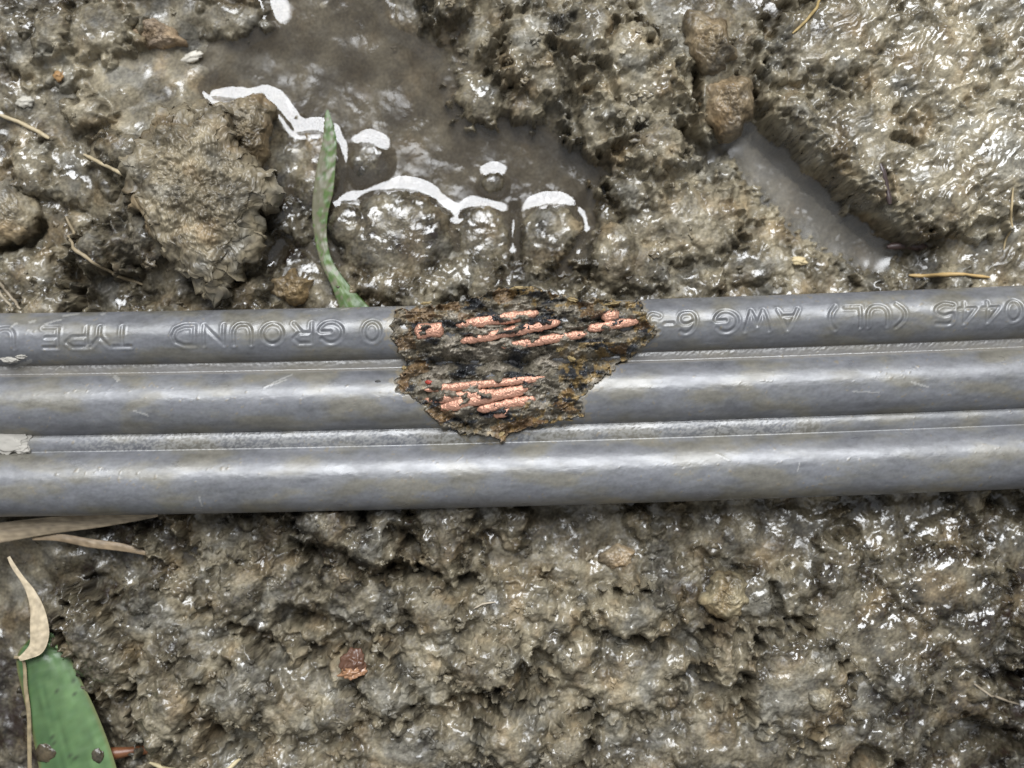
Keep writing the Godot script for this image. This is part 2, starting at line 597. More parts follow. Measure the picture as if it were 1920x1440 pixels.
# letters as strokes in a box one unit wide and one unit high, read with the photo upside down
const STROKES := {
	"T": [[[0, 0], [1, 0]], [[0.5, 0], [0.5, 1]]],
	"Y": [[[0, 0], [0.5, 0.5], [1, 0]], [[0.5, 0.5], [0.5, 1]]],
	"P": [[[0, 1], [0, 0], [0.7, 0], [1, 0.25], [0.7, 0.52], [0, 0.52]]],
	"E": [[[1, 0], [0, 0], [0, 1], [1, 1]], [[0, 0.5], [0.8, 0.5]]],
	"F": [[[1, 0], [0, 0], [0, 1]], [[0, 0.5], [0.8, 0.5]]],
	"U": [[[0, 0], [0, 0.65], [0.2, 0.94], [0.5, 1], [0.8, 0.94], [1, 0.65], [1, 0]]],
	"G": [[[0.95, 0.2], [0.7, 0.02], [0.4, 0], [0.1, 0.2], [0, 0.5], [0.1, 0.8], [0.4, 1], [0.75, 0.98], [1, 0.75], [1, 0.55], [0.55, 0.55]]],
	"R": [[[0, 1], [0, 0], [0.7, 0], [1, 0.25], [0.7, 0.5], [0, 0.5]], [[0.5, 0.5], [1, 1]]],
	"O": [[[0.5, 0], [0.15, 0.15], [0, 0.5], [0.15, 0.85], [0.5, 1], [0.85, 0.85], [1, 0.5], [0.85, 0.15], [0.5, 0]]],
	"N": [[[0, 1], [0, 0], [1, 1], [1, 0]]],
	"D": [[[0, 0], [0, 1], [0.5, 1], [0.88, 0.82], [1, 0.5], [0.88, 0.18], [0.5, 0], [0, 0]]],
	"6": [[[0.9, 0.08], [0.55, 0], [0.15, 0.2], [0, 0.6], [0.15, 0.93], [0.5, 1], [0.85, 0.93], [1, 0.7], [0.85, 0.48], [0.5, 0.42], [0.1, 0.55]]],
	"-": [[[0, 0.5], [1, 0.5]]],
	"3": [[[0, 0.1], [0.5, 0], [0.95, 0.2], [0.8, 0.44], [0.4, 0.48]], [[0.8, 0.44], [1, 0.75], [0.6, 1], [0, 0.9]]],
	"A": [[[0, 1], [0.5, 0], [1, 1]], [[0.2, 0.66], [0.8, 0.66]]],
	"W": [[[0, 0], [0.25, 1], [0.5, 0.25], [0.75, 1], [1, 0]]],
	"(": [[[1, -0.08], [0.25, 0.2], [0, 0.5], [0.25, 0.8], [1, 1.08]]],
	")": [[[0, -0.08], [0.75, 0.2], [1, 0.5], [0.75, 0.8], [0, 1.08]]],
	"L": [[[0, 0], [0, 1], [1, 1]]],
	"5": [[[0.95, 0], [0.15, 0], [0.05, 0.45], [0.55, 0.38], [0.95, 0.55], [0.95, 0.8], [0.5, 1], [0, 0.92]]],
	"4": [[[0.7, 1], [0.7, 0], [0, 0.7], [1, 0.7]]],
}
# character, left and right edge in the photo
const TEXT := [["F", -46, -12], ["U", 2, 36], ["E", 90, 117], ["P", 133, 171], ["Y", 178, 212], ["T", 220, 253], ["D", 331, 371], ["N", 388, 425], ["U", 444, 476], ["O", 497, 535], ["R", 555, 588], ["G", 605, 646], ["O", 685, 716],
	["3", 1212, 1233], ["-", 1243, 1258], ["6", 1270, 1299], ["G", 1338, 1378], ["W", 1392, 1437], ["A", 1453, 1490], [")", 1549, 1560], ["L", 1578, 1606], ["U", 1620, 1656], ["(", 1673, 1688], ["5", 1746, 1779], ["4", 1790, 1820], ["4", 1833, 1863], ["O", 1876, 1905], ["3", 1921, 1950]]

const CK := 0.0747            # millimetres per photo pixel on the cable
var hole := PackedVector2Array()
var hole_noise: FastNoiseLite

# how far inside the torn hole (mm, negative outside), in the cable's own x and offset
func in_hole(x: float, o: float) -> float:
	var p := Vector2(x + 0.7 * hole_noise.get_noise_2d(x, o), o + 0.7 * hole_noise.get_noise_2d(x + 77.0, o))
	var best := 1e9
	var n := hole.size()
	for i in n:
		var a := hole[i]
		var b := hole[(i + 1) % n]
		var t := clampf((p - a).dot(b - a) / (b - a).length_squared(), 0.0, 1.0)
		best = minf(best, p.distance_squared_to(a + (b - a) * t))
	best = sqrt(best)
	return best if Geometry2D.is_point_in_polygon(p, hole) else -best

func build_cable() -> void:
	var root := Node3D.new()
	root.name = "flat_cable"
	add_child(root)
	tag(root, "grey three-core flat cable with a corroded torn patch showing copper strands", "cable")
	hole_noise = noise(61, 1.6, 3)
	for p in HOLE:
		var x: float = (p[0] - 960.0) * CK
		hole.append(Vector2(x, (p[1] - 720.0) * CK - cable_z(x)))
	# stamped lettering as a field over (x, offset)
	var tx0 := -84.0
	var ts := 0.1
	var tw := 1680
	var th := 60
	var to0 := -13.6
	var stamp := PackedFloat32Array()
	stamp.resize(tw * th)
	stamp.fill(9.0)
	for t in TEXT:
		var x0: float = (t[1] - 960.0) * CK
		var x1: float = (t[2] - 960.0) * CK
		var o_mid := -10.75
		for drawn in STROKES[t[0]]:
			var line: Array = drawn
			if t[0] in ["O", "G", "U", "6", "5", "3", "(", ")"]:
				line = []
				for s in drawn.size() - 1:
					for f in 4:
						var w := []
						for e in 2:
							var before: float = drawn[s - 1 if s > 0 else (drawn.size() - 2 if t[0] == "O" else 0)][e]
							var after: float = drawn[s + 2 if s + 2 < drawn.size() else (1 if t[0] == "O" else drawn.size() - 1)][e]
							w.append(cubic_interpolate(float(drawn[s][e]), float(drawn[s + 1][e]), before, after, f / 4.0))
						line.append(w)
				line.append(drawn[drawn.size() - 1])
			for s in line.size() - 1:
				var a := Vector2(x1 - line[s][0] * (x1 - x0), o_mid + (0.5 - line[s][1]) * 2.75)
				var b := Vector2(x1 - line[s + 1][0] * (x1 - x0), o_mid + (0.5 - line[s + 1][1]) * 2.75)
				for j in range(maxi(0, int((minf(a.y, b.y) - 0.7 - to0) / ts)), mini(th, int((maxf(a.y, b.y) + 0.8 - to0) / ts))):
					for i in range(maxi(0, int((minf(a.x, b.x) - 0.7 - tx0) / ts)), mini(tw, int((maxf(a.x, b.x) + 0.8 - tx0) / ts))):
						var p := Vector2(tx0 + i * ts, to0 + j * ts)
						var q := clampf((p - a).dot(b - a) / (b - a).length_squared(), 0.0, 1.0)
						var d := p.distance_to(a + (b - a) * q)
						if d < stamp[j * tw + i]:
							stamp[j * tw + i] = d
	# cross-section: offsets along the top, then the underside
	var prof := PackedVector2Array()
	var o := -14.42
	while o < 14.35:
		prof.append(Vector2(o, jacket_y(o)))
		var slope := absf(jacket_y(o + 0.02) - jacket_y(o)) / 0.02
		o += 0.14 / sqrt(1.0 + minf(slope * slope, 12.0))
	var top_n := prof.size()
	for c in [[9.72, 4.64, 4.5], [-1.3, 4.42, 4.45], [-10.65, 3.78, 4.1]]:
		for s in 9:
			var a := PI * s / 8.0
			prof.append(Vector2(c[0] + c[1] * cos(a) * 0.995, -c[2] * sin(a) * 0.97))
	var np := prof.size()
	var cx := PackedFloat32Array()
	var x := -160.0
	while x < 160.0:
		cx.append(x)
		var ax := absf(x)
		x += 0.145 if ax < 78.0 else (1.0 if ax < 95.0 else 8.0)
	var ncx := cx.size()
	print("jacket ", np, " x ", ncx)
	var fine := noise(62, 0.9, 3)
	var wave := noise(63, 18.0, 2)
	var mot := noise(64, 5.0, 4)
	var mot2 := noise(65, 1.2, 3)
	var scuff := noise(66, 0.5, 2)
	var grit := noise(69, 1.1, 4)
	var v := PackedVector3Array()
	var col := PackedColorArray()
	var uv := PackedVector2Array()
	v.resize(np * ncx)
	col.resize(np * ncx)
	uv.resize(np * ncx)
	for i in ncx:
		x = cx[i]
		var zc := cable_z(x)
		var bend := 0.12 * wave.get_noise_1d(x)
		for k in np:
			var p := prof[k]
			var y := p.y + bend
			var up := k < top_n
			var c := Color(0.140, 0.141, 0.143)
			if up and absf(x) < 80.0:
				y += 0.015 * fine.get_noise_2d(x * 0.4, p.x)
				# lettering: a pressed line with a soft raised border
				if p.x > to0 and p.x < to0 + 5.8:
					var ti := int((x - tx0) / ts)
					var tj := int((p.x - to0) / ts)
					if ti >= 0 and ti < tw - 1 and tj >= 0 and tj < th - 1:
						var fx := (x - tx0) / ts - ti
						var fo := (p.x - to0) / ts - tj
						var d := lerpf(lerpf(stamp[tj * tw + ti], stamp[tj * tw + ti + 1], fx), lerpf(stamp[(tj + 1) * tw + ti], stamp[(tj + 1) * tw + ti + 1], fx), fo)
						if d < 0.8:
							var wear := clampf(0.85 + 0.5 * mot.get_noise_2d(x * 1.5, p.x), 0.35, 1.0)
							y += wear * (-0.18 * exp(-pow(d / 0.2, 2.0)) + 0.08 * exp(-pow((d - 0.42) / 0.16, 2.0)))
				# dusty film, bluish and brownish patches drawn out along the cable
				var a := mot.get_noise_2d(x * 0.35, p.x * 1.3 + 0.12 * x)
				var b := mot2.get_noise_2d(x * 0.5, p.x * 1.2)
				var s := scuff.get_noise_2d(x * 0.8, p.x)
				c = c * (1.0 + 0.34 * a + 0.22 * b + 0.15 * s)
				var br := mot.get_noise_2d(x * 0.4 + 300.0, p.x)
				if br > 0.0:
					c = c.lerp(Color(c.r * 1.07, c.g * 1.0, c.b * 0.82), minf(1.0, br * 3.0))
				else:
					c = c.lerp(Color(c.r * 0.98, c.g * 0.99, c.b * 1.04), minf(1.0, -br * 3.0))
				# specks of mud splashed on the jacket
				var speck := grit.get_noise_2d(x, p.x) + 0.35 * a
				if speck > 0.53:
					c = c.lerp(Color(0.20, 0.172, 0.125), minf(0.75, (speck - 0.53) * 7.0))
					y += minf(0.03, (speck - 0.53) * 0.3)
				# chalky scuffed second web, its ends worn away
				if p.x > 2.75 and p.x < 5.3:
					var on := clampf((x + 66.0) / 14.0, 0.0, 1.0) * clampf((46.0 - x) / 8.0, 0.0, 1.0)
					y += 0.028 * s * on
					if s + 0.9 * b > 0.24 - 0.28 * on and on > 0.0:
						c = c.lerp(Color(0.27, 0.265, 0.25), 0.5 * minf(1.0, on * 1.5))
				elif p.x > -7.1 and p.x < -5.4:
					y += 0.03 * s
					c = c.lerp(Color(0.20, 0.18, 0.15), 0.45)
				# the jacket is gone under the torn patch
				if x > -18.5 and x < 21.5 and p.x < 7.5:
					var inside := in_hole(x, p.x)
					if inside > 0.0:
						y -= minf(1.7, inside * 3.0)
					elif inside > -0.55 + 0.9 * b + 0.5 * s:
						c = c.lerp(Color(0.24, 0.20, 0.13), 0.5)
			v[i * np + k] = Vector3(x, y, zc + p.x) * MM
			col[i * np + k] = c
			uv[i * np + k] = Vector2(x / 40.0, float(k) / np)
	# pale scratches
	for s in [[548, 702, 500, 726, 0.12], [540, 712, 512, 722, 0.1], [120, 592, 145, 588, 0.16], [92, 608, 118, 600, 0.14], [62, 605, 70, 602, 0.18], [28, 616, 38, 606, 0.16], [190, 589, 194, 588, 0.2], [215, 706, 224, 712, 0.24], [1700, 718, 1730, 726, 0.14], [1421, 713, 1442, 714, 0.1], [1590, 734, 1640, 736, 0.08], [380, 930, 382, 948, 0.12], [100, 692, 112, 684, 0.12], [160, 655, 180, 645, 0.1], [640, 580, 652, 578, 0.1], [1340, 850, 1362, 862, 0.1], [1492, 868, 1488, 880, 0.1], [260, 770, 285, 778, 0.14], [20, 690, 60, 676, 0.2]]:
		var a := Vector2((s[0] - 960.0) * CK, (s[1] - 720.0) * CK)
		var b := Vector2((s[2] - 960.0) * CK, (s[3] - 720.0) * CK)
		for i in ncx:
			if cx[i] < minf(a.x, b.x) - 0.5 or cx[i] > maxf(a.x, b.x) + 0.5:
				continue
			for k in top_n:
				var p := Vector2(cx[i], cable_z(cx[i]) + prof[k].x)
				var q := clampf((p - a).dot(b - a) / (b - a).length_squared(), 0.0, 1.0)
				var d := p.distance_to(a + (b - a) * q)
				if d < float(s[4]) * (1.0 + 0.8 * scuff.get_noise_2d(p.x * 2.0, p.y * 2.0)):
					col[i * np + k] = col[i * np + k].lerp(Color(0.40, 0.39, 0.36), 0.45)
					v[i * np + k].y += 0.03 * MM
	var idx := grid_index(np, ncx, true)
	for t in range(0, idx.size(), 3):
		var q := idx[t + 1]
		idx[t + 1] = idx[t + 2]
		idx[t + 2] = q
	var jm := material(Color(1, 1, 1), 0.40, true, 0.5)
	jm.roughness_texture = jacket_gloss()
	jm.roughness = 1.0
	jm.metallic_specular = 0.62
	jm.uv1_triplanar = true
	jm.uv1_scale = Vector3(14.0, 40.0, 40.0)
	jm.heightmap_enabled = true
	jm.heightmap_texture = seamless_texture(noise(67, 6.0, 4), 512)
	jm.heightmap_scale = 0.0007
	put("jacket", mesh_of(v, smooth(v, idx), idx, col), jm, root)
	build_damage(root)

func jacket_gloss() -> ImageTexture:
	var im := noise(68, 40.0, 4).get_seamless_image(512, 512, false, false, 0.15, true)
	for j in 512:
		for i in 512:
			var a := im.get_pixel(i, j).r
			var r := 0.20 + 0.30 * a
			im.set_pixel(i, j, Color(r, r, r))
	return ImageTexture.create_from_image(im)

func build_damage(root: Node3D) -> void:
	# crust of burnt insulation and packed mud filling the hole
	var x0 := -18.0
	var x1 := 21.2
	var o0 := -17.2
	var o1 := 7.4
	var st := 0.11
	var w := int((x1 - x0) / st)
	var h := int((o1 - o0) / st)
	var b1 := noise(71, 2.3, 3, FastNoiseLite.TYPE_SIMPLEX_SMOOTH, 1.0)
	var b2 := noise(72, 0.9, 1, FastNoiseLite.TYPE_CELLULAR, 0.5)
	var b3 := noise(73, 0.45, 2)
	var speckle := noise(174, 0.4, 2)
	var cn := noise(74, 2.6, 3, FastNoiseLite.TYPE_SIMPLEX_SMOOTH, 1.2)
	var oc := noise(75, 1.7, 3)
	var chunk := noise(76, 1.5, 1, FastNoiseLite.TYPE_CELLULAR, 1.4)
	chunk.cellular_return_type = FastNoiseLite.RETURN_CELL_VALUE
	var bit := noise(79, 0.5, 1, FastNoiseLite.TYPE_CELLULAR, 0.5)
	bit.cellular_return_type = FastNoiseLite.RETURN_CELL_VALUE
	var v := PackedVector3Array()
	var col := PackedColorArray()
	var keep := PackedByteArray()
	v.resize(w * h)
	col.resize(w * h)
	keep.resize(w * h)
	for j in h:
		var o := o0 + j * st
		for i in w:
			var x := x0 + i * st
			var k := j * w + i
			var d := in_hole(x, o)
			keep[k] = 1 if d > -0.12 else 0
			if d < -0.6:
				continue
			# what lies beneath: the cores, bridged across the webs; past the edge a torn flap
			var base := maxf(maxf(core_y(o, -10.65, 4.6, 4.0), core_y(o, -1.3, 5.3, 4.3)), core_y(o, 4.2, 3.6, 2.6))
			if o < -13.2:
				base = 2.6 - (-13.2 - o) * 0.35
			var rim := exp(-pow(d / 0.55, 2.0))
			var y := base - 0.40 + 2.1 * b1.get_noise_2d(x * 0.55, o) + 0.55 * (-0.5 - b2.get_noise_2d(x * 0.5, o)) + 0.32 * b3.get_noise_2d(x, o)
			# the groove between the two cores is open and deep
			y -= 0.9 * exp(-pow((o + 5.4 - 0.02 * x) / 1.1, 2.0)) * clampf((d - 0.6) * 0.8, 0.0, 1.0)
			y = lerpf(y, maxf(base, jacket_y(clampf(o, -14.0, 14.0))) + 0.45 + 0.9 * b1.get_noise_2d(x * 1.4, o * 1.4) + 0.3 * b3.get_noise_2d(x, o), rim * 0.75)
			if d < 0.0:
				y -= 0.5
			v[k] = Vector3(x, y, cable_z(x) + o) * MM
			# what it is made of: packed mud, charred insulation, pale fibre; patches of their own, whatever the relief
			var made_of := cn.get_noise_2d(x * 0.4, o * 0.8)
			var grain := speckle.get_noise_2d(x, o)
			var c := Color(0.135, 0.118, 0.088)
			if made_of < -0.10:
				c = c.lerp(Color(0.030, 0.031, 0.033), minf(1.0, (-0.10 - made_of) * 5.0))
			elif made_of > 0.12:
				c = c.lerp(Color(0.25, 0.22, 0.175), minf(1.0, (made_of - 0.12) * 4.0))
			var q := oc.get_noise_2d(x, o)
			var ochre := clampf(q * 4.0 + 0.1 - d * 0.55, 0.0, 1.0)
			if x > 6.5 and o > -8.5:
				ochre = maxf(ochre, clampf(q * 3.2 + 0.1, 0.0, 0.8))
			elif x < -2.0:
				ochre *= 0.45
			c = c.lerp(Color(0.28, 0.19, 0.075), ochre * 0.75)
			var cv := chunk.get_noise_2d(x * 0.55 + 200.0, o)
			var bv := bit.get_noise_2d(x * 0.7 + 200.0, o)
			if cv > 0.35 and d < 2.5:
				c = c.lerp(Color(0.15, 0.085, 0.035), 0.6)
			c = c * clampf(1.0 + 0.5 * grain + 0.35 * bv, 0.4, 1.8)
			y += 0.3 * chunk.get_noise_2d(x * 0.6 + 60.0, o) + 0.12 * bit.get_noise_2d(x * 0.7 + 60.0, o)
			v[k].y = y * MM
			col[k] = c
	var all := grid_index(w, h)
	var idx := PackedInt32Array()
	for t in range(0, all.size(), 3):
		if keep[all[t]] and keep[all[t + 1]] and keep[all[t + 2]]:
			idx.append(all[t]); idx.append(all[t + 1]); idx.append(all[t + 2])
	var m := material(Color(1, 1, 1), 0.36, true, 0.5)
	var crust := put("corroded_crust", mesh_of(v, smooth(v, idx), idx, col), m, root)
	crust.set_meta("label", "burnt black and ochre crust packed with mud in the torn jacket")
	# bare copper strands lying through the crust
	var cu := StandardMaterial3D.new()
	cu.albedo_color = Color(0.48, 0.255, 0.175).linear_to_srgb()
	cu.metallic = 0.5
	cu.roughness = 0.46
	cu.heightmap_enabled = true
	cu.uv1_triplanar = true
	cu.uv1_scale = Vector3(120, 120, 120)
	cu.heightmap_texture = seamless_texture(noise(77, 14.0, 3), 256)
	cu.heightmap_scale = 0.012
	var n := noise(78, 0.8, 2)
	var sd := 0.0
	for s in [[856, 611, 1010, 588, 0.60], [779, 624, 833, 618, 0.85], [864, 641, 1050, 605, 0.55], [940, 651, 1100, 626, 0.48], [1100, 618, 1196, 602, 0.50], [1126, 597, 1160, 590, 0.60],
			[796, 731, 1024, 709, 0.44], [798, 750, 940, 735, 0.52], [824, 765, 990, 728, 0.62], [895, 768, 1004, 747, 0.50], [926, 779, 1002, 757, 0.48]]:
		var ax: float = (s[0] - 960.0) * CK
		var bx: float = (s[2] - 960.0) * CK
		var ao: float = (s[1] - 720.0) * CK - cable_z(ax)
		var bo: float = (s[3] - 720.0) * CK - cable_z(bx)
		var path := []
		var rad := []
		var steps := int(absf(bx - ax) / 0.18) + 4
		sd += 31.0
		for i in steps + 1:
			var t := float(i) / steps
			var xx := lerpf(ax, bx, t)
			var oo := lerpf(ao, bo, t) + 0.12 * n.get_noise_1d(xx * 1.5 + sd)
			var base := maxf(core_y(oo, -10.65, 4.6, 4.0), core_y(oo, -1.3, 5.3, 4.3))
			var r: float = s[4] * 1.28 * (0.98 + 0.15 * n.get_noise_1d(xx * 0.2 + sd * 3.0)) * pow(maxf(0.02, 1.0 - pow(absf(2.0 * t - 1.0), 6.0)), 0.5)
			path.append(Vector3(xx, base - 0.30 - 0.10 * (2.0 * t - 1.0) * (2.0 * t - 1.0) + 0.12 * n.get_noise_1d(xx * 0.4 + sd * 7.0), cable_z(xx) + oo))
			rad.append(r)
		put("copper_strand", tube(path, rad, 20, 0.10, sd, true), cu, root)
	# small flakes and threads on the patch
	var flake := material(Color(0.27, 0.20, 0.09), 0.6)
	var fi := 0
	for f in [[800, 569, 20, 5, 10], [1075, 563, 16, 7, -10], [1050, 655, 14, 9, 30], [1072, 672, 14, 8, -20], [1150, 569, 26, 5, 8], [975, 541, 30, 5, 3], [758, 690, 8, 8, 0], [940, 815, 14, 9, 60], [1060, 786, 22, 4, -8], [1120, 640, 16, 5, -8], [1210, 640, 8, 6, 0], [880, 812, 22, 4, 15]]:
		fi += 1
		var xx: float = (f[0] - 960.0) * CK
		var oo: float = (f[1] - 720.0) * CK - cable_z(xx)
		var yb := maxf(jacket_y(clampf(oo, -13.2, 13.0)), 1.8) + 0.1
		var o := put("torn_flake", blob(Vector3(f[2] * CK * 0.5, 0.22, f[3] * CK * 0.5), 24, 14, 81 + fi, 1.1, Color(1, 1, 1)), flake, root)
		o.position = Vector3(xx, yb, cable_z(xx) + oo) * MM
		o.rotation_degrees = Vector3(0, f[4], 0)
	var red := put("red_fleck", blob(Vector3(0.42, 0.18, 0.26), 20, 12, 99, 0.9, Color(1, 1, 1)), material(Color(0.30, 0.035, 0.02), 0.5), root)
	red.position = Vector3((804 - 960) * CK, 4.0, (717 - 720) * CK) * MM
	# shade of a pin hole, painted as a dark blob on the unbroken jacket
	var pin := put("pin_hole_shade", blob(Vector3(0.42, 0.10, 0.3), 16, 8, 98, 0.25, Color(1, 1, 1)), material(Color(0.03, 0.028, 0.025), 0.6), root)
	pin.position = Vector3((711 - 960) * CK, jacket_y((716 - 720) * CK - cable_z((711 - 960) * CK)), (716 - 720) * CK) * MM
	# pale mud dried onto the jacket
	var smear := material(Color(0.36, 0.34, 0.30), 0.8)
	for f in [[8, 826, 46, 24, 4], [40, 843, 14, 9, 0], [20, 672, 18, 8, -12], [45, 668, 10, 5, 0]]:
		fi += 1
		var xx: float = (f[0] - 960.0) * CK
		var oo: float = (f[1] - 720.0) * CK - cable_z(xx)
		var o := put("dried_mud_smear", blob(Vector3(f[2] * CK, 0.4, f[3] * CK), 60, 30, 81 + fi, 0.5, Color(1, 1, 1)), smear, root)
		o.position = Vector3(xx, maxf(jacket_y(oo), 1.9) - 0.12, cable_z(xx) + oo) * MM
		o.rotation_degrees = Vector3(0, f[4], 0)

# a tube through points (mm)
func tube(path: Array, rad: Array, sides: int, rough := 0.0, sd := 0.0, scraped := false) -> ArrayMesh:
	var n := noise(91, 0.9, 3)

	var v := PackedVector3Array()
	var count := path.size()
	for i in count:
		var a: Vector3 = path[maxi(i - 1, 0)]
		var b: Vector3 = path[mini(i + 1, count - 1)]
		var dir := (b - a).normalized()
		var side := dir.cross(Vector3.UP)
		side = side.normalized() if side.length() > 0.01 else Vector3.RIGHT
		var up := side.cross(dir).normalized()
		for s in sides:
			var t := TAU * s / sides
			var p: Vector3 = path[i]
			var e := side * cos(t) + up * sin(t) * (0.55 if scraped else 1.0)
			var q := p + e * float(rad[i])
			v.append((p + e * float(rad[i]) * (1.0 + rough * 2.0 * n.get_noise_3d(q.x * (0.55 if scraped else 1.0) + sd, q.y, q.z))) * MM)
	var idx := grid_index(sides, count, true)
	var nn := smooth(v, idx)
	var c0: Vector3 = path[0]
	if nn[0].dot(v[0] - c0 * MM) < 0.0:
		for t in range(0, idx.size(), 3):
			var q := idx[t + 1]
			idx[t + 1] = idx[t + 2]
			idx[t + 2] = q
		nn = smooth(v, idx)
	return mesh_of(v, nn, idx)

# an uneven lump with half-axes (mm); pole upwards
func blob(half: Vector3, nu: int, nv: int, sd: int, rough: float, tint: Color, own_color := false, crumb := 0.0) -> ArrayMesh:
	var n1 := noise(sd, 0.9, 3)
	var big := maxf(half.x, half.z)
	var n0 := noise(sd + 3, 6.0, 3)
	var n2 := noise(sd + 1, 2.2, 1, FastNoiseLite.TYPE_CELLULAR, 0.9)
	var n3 := noise(sd + 2, 0.6, 1, FastNoiseLite.TYPE_CELLULAR, 0.3)
	var v := PackedVector3Array()
	var c := PackedColorArray()
	for j in nv:
		var th := PI * j / (nv - 1)
		for i in nu:
			var ph := TAU * i / nu
			var d := Vector3(sin(th) * cos(ph), cos(th), sin(th) * sin(ph))
			var p := d * half * (1.0 + rough * n1.get_noise_3d(d.x, d.y, d.z))
			if crumb > 0.0:
				p += d * crumb * (2.2 * n0.get_noise_3d(p.x, p.y * 2.0, p.z) + 1.1 * (0.5 - n2.get_noise_3d(p.x, p.y, p.z)) + 0.5 * (0.4 - n3.get_noise_3d(p.x, p.y, p.z)) + 0.6 * n1.get_noise_3d(p.x * 0.8, p.y * 0.8, p.z * 0.8))
			v.append(p * MM)
			if own_color:
				var m := mud_color(p.x + sd * 13.0, p.y, p.z, 5.0)
				c.append(m * tint)
	var idx := grid_index(nu, nv, true)
	var nn := smooth(v, idx)
	if nn[(nv / 2) * nu].dot(v[(nv / 2) * nu]) < 0.0:
		for t in range(0, idx.size(), 3):
			var q := idx[t + 1]
			idx[t + 1] = idx[t + 2]
			idx[t + 2] = q
		nn = smooth(v, idx)
	return mesh_of(v, nn, idx, c)

# ---------------------------------------------------------------- loose clods
# a clod with a ragged outline and a crumbly top; half-axes and height in mm
func clod(rx: float, rz: float, top: float, crumb: float, sd: int, tint: Color, rings: int, around: int) -> ArrayMesh:
	var ragged := noise(sd, 1.3, 2)
	var fray := noise(sd + 5, 3.0, 4)
	var n0 := noise(sd + 1, 7.0, 3)
	var n1 := noise(sd + 2, 3.0, 1, FastNoiseLite.TYPE_CELLULAR, 1.6)
	var n2 := noise(sd + 3, 1.3, 1, FastNoiseLite.TYPE_CELLULAR, 0.8)
	var n3 := noise(sd + 4, 1.0, 4)
	var v := PackedVector3Array()
	var c := PackedColorArray()
	var skirt := 6
	for j in rings + skirt:
		var r := minf(1.0, float(j) / (rings - 1))
		for i in around:
			var ph := TAU * i / around
			var e := 1.0 + 0.30 * ragged.get_noise_2d(cos(ph), sin(ph))
			var x := cos(ph) * rx * r * e
			var z := sin(ph) * rz * r * e
			var wx := x + 0.22 * rx * r * r * fray.get_noise_2d(x, z)
			z += 0.22 * rx * r * r * fray.get_noise_2d(x + 50.0, z)
			x = wx
			var y := top * pow(maxf(0.0, 1.0 - pow(r, 3.2)), 0.55)
			var rough := crumb * (0.35 + 0.65 * (1.0 - r * r * r))
			y += rough * (1.5 * n0.get_noise_2d(x, z) + 1.2 * (-0.45 - n1.get_noise_2d(x, z)) + 0.7 * (-0.5 - n2.get_noise_2d(x, z)) + 0.55 * n3.get_noise_2d(x, z))
			if j >= rings:
				var d := float(j - rings + 1)
				y -= 0.7 * d
				var into := 0.12 * d + 0.35 * absf(n3.get_noise_3d(x * 0.6, d * 1.1, z * 0.6))
				x -= cos(ph) * into
				z -= sin(ph) * into
			v.append(Vector3(x, y, z) * MM)
			c.append(mud_color(x + sd * 13.0, y, z, 5.2) * tint)
	var idx := grid_index(around, rings + skirt, true)
	var nn := smooth(v, idx)
	if nn[around * 4].y < 0.0:
		for t in range(0, idx.size(), 3):
			var q := idx[t + 1]
			idx[t + 1] = idx[t + 2]
			idx[t + 2] = q
		nn = smooth(v, idx)
	return mesh_of(v, nn, idx, c)

func build_clods() -> void:
	var dry := material(Color(1, 1, 1), 0.72, true, 0.45)
	var damp := material(Color(1, 1, 1), 0.42, true, 0.5)
	var wet := material(Color(1, 1, 1), 0.22, true, 0.5)
	for d in [
		[395, 375, 122, 175, 4, 5.0, damp, Color(1.0, 0.98, 0.96), 0.8, "large crumbly pale brown clod left of the puddle", 420, 90],
		[462, 250, 62, 66, 10, 3.0, damp, Color(1.0, 0.95, 0.9), 0.9, "small ragged brown clod leaning on the large crumbly clod", 120, 70],
		[18, 402, 54, 60, 0, 3.4, damp, Color(1.15, 1.12, 1.08), 0.35, "smooth rounded grey clod cut by a crack at its foot", 120, 70],
		[1362, 196, 50, 62, -12, 3.4, damp, Color(1.08, 0.96, 0.86), 0.5, "reddish brown rounded lump beside a black slit", 120, 70],
		[1325, 92, 44, 60, 20, 2.6, damp, Color(0.98, 0.9, 0.82), 0.6, "flat brown lump above the reddish lump", 100, 60],
		[545, 538, 40, 30, 0, 2.4, damp, Color(1.5, 1.25, 0.95), 0.6, "tan pebble-like crumb against the cable below the grass blade", 90, 50],
		[290, 62, 46, 26, -15, 2.0, dry, Color(1.3, 1.1, 1.0), 0.7, "pinkish crumbly lump on grey silt near the pale chip", 90, 50],
		[1355, 1110, 46, 40, 10, 2.6, damp, Color(1.15, 1.12, 1.02), 0.6, "pale blocky lump beside the dark notch under the cable", 90, 50],
		[1160, 1045, 34, 22, 5, 2.0, damp, Color(1.35, 1.25, 1.2), 0.4, "pinkish white crumb under the cable", 80, 40],
		[1520, 1295, 22, 20, 0, 1.6, damp, Color(1.3, 1.3, 1.28), 0.3, "small pale grey bead on the broad smooth lump", 70, 40],
	]:
		var g := at(d[0], d[1], -5.0)
		var gy := ground_y(g.x, g.z)
		var o := put("mud_clod", clod(d[2] * K, d[3] * K, d[5], d[8], 300 + int(d[0]), d[7], d[11], d[10]), d[6])
		o.position = Vector3(g.x, gy - 0.3, g.z) * MM
		o.rotation_degrees.y = d[4]
		tag(o, d[9], "clod", "loose clods of mud")

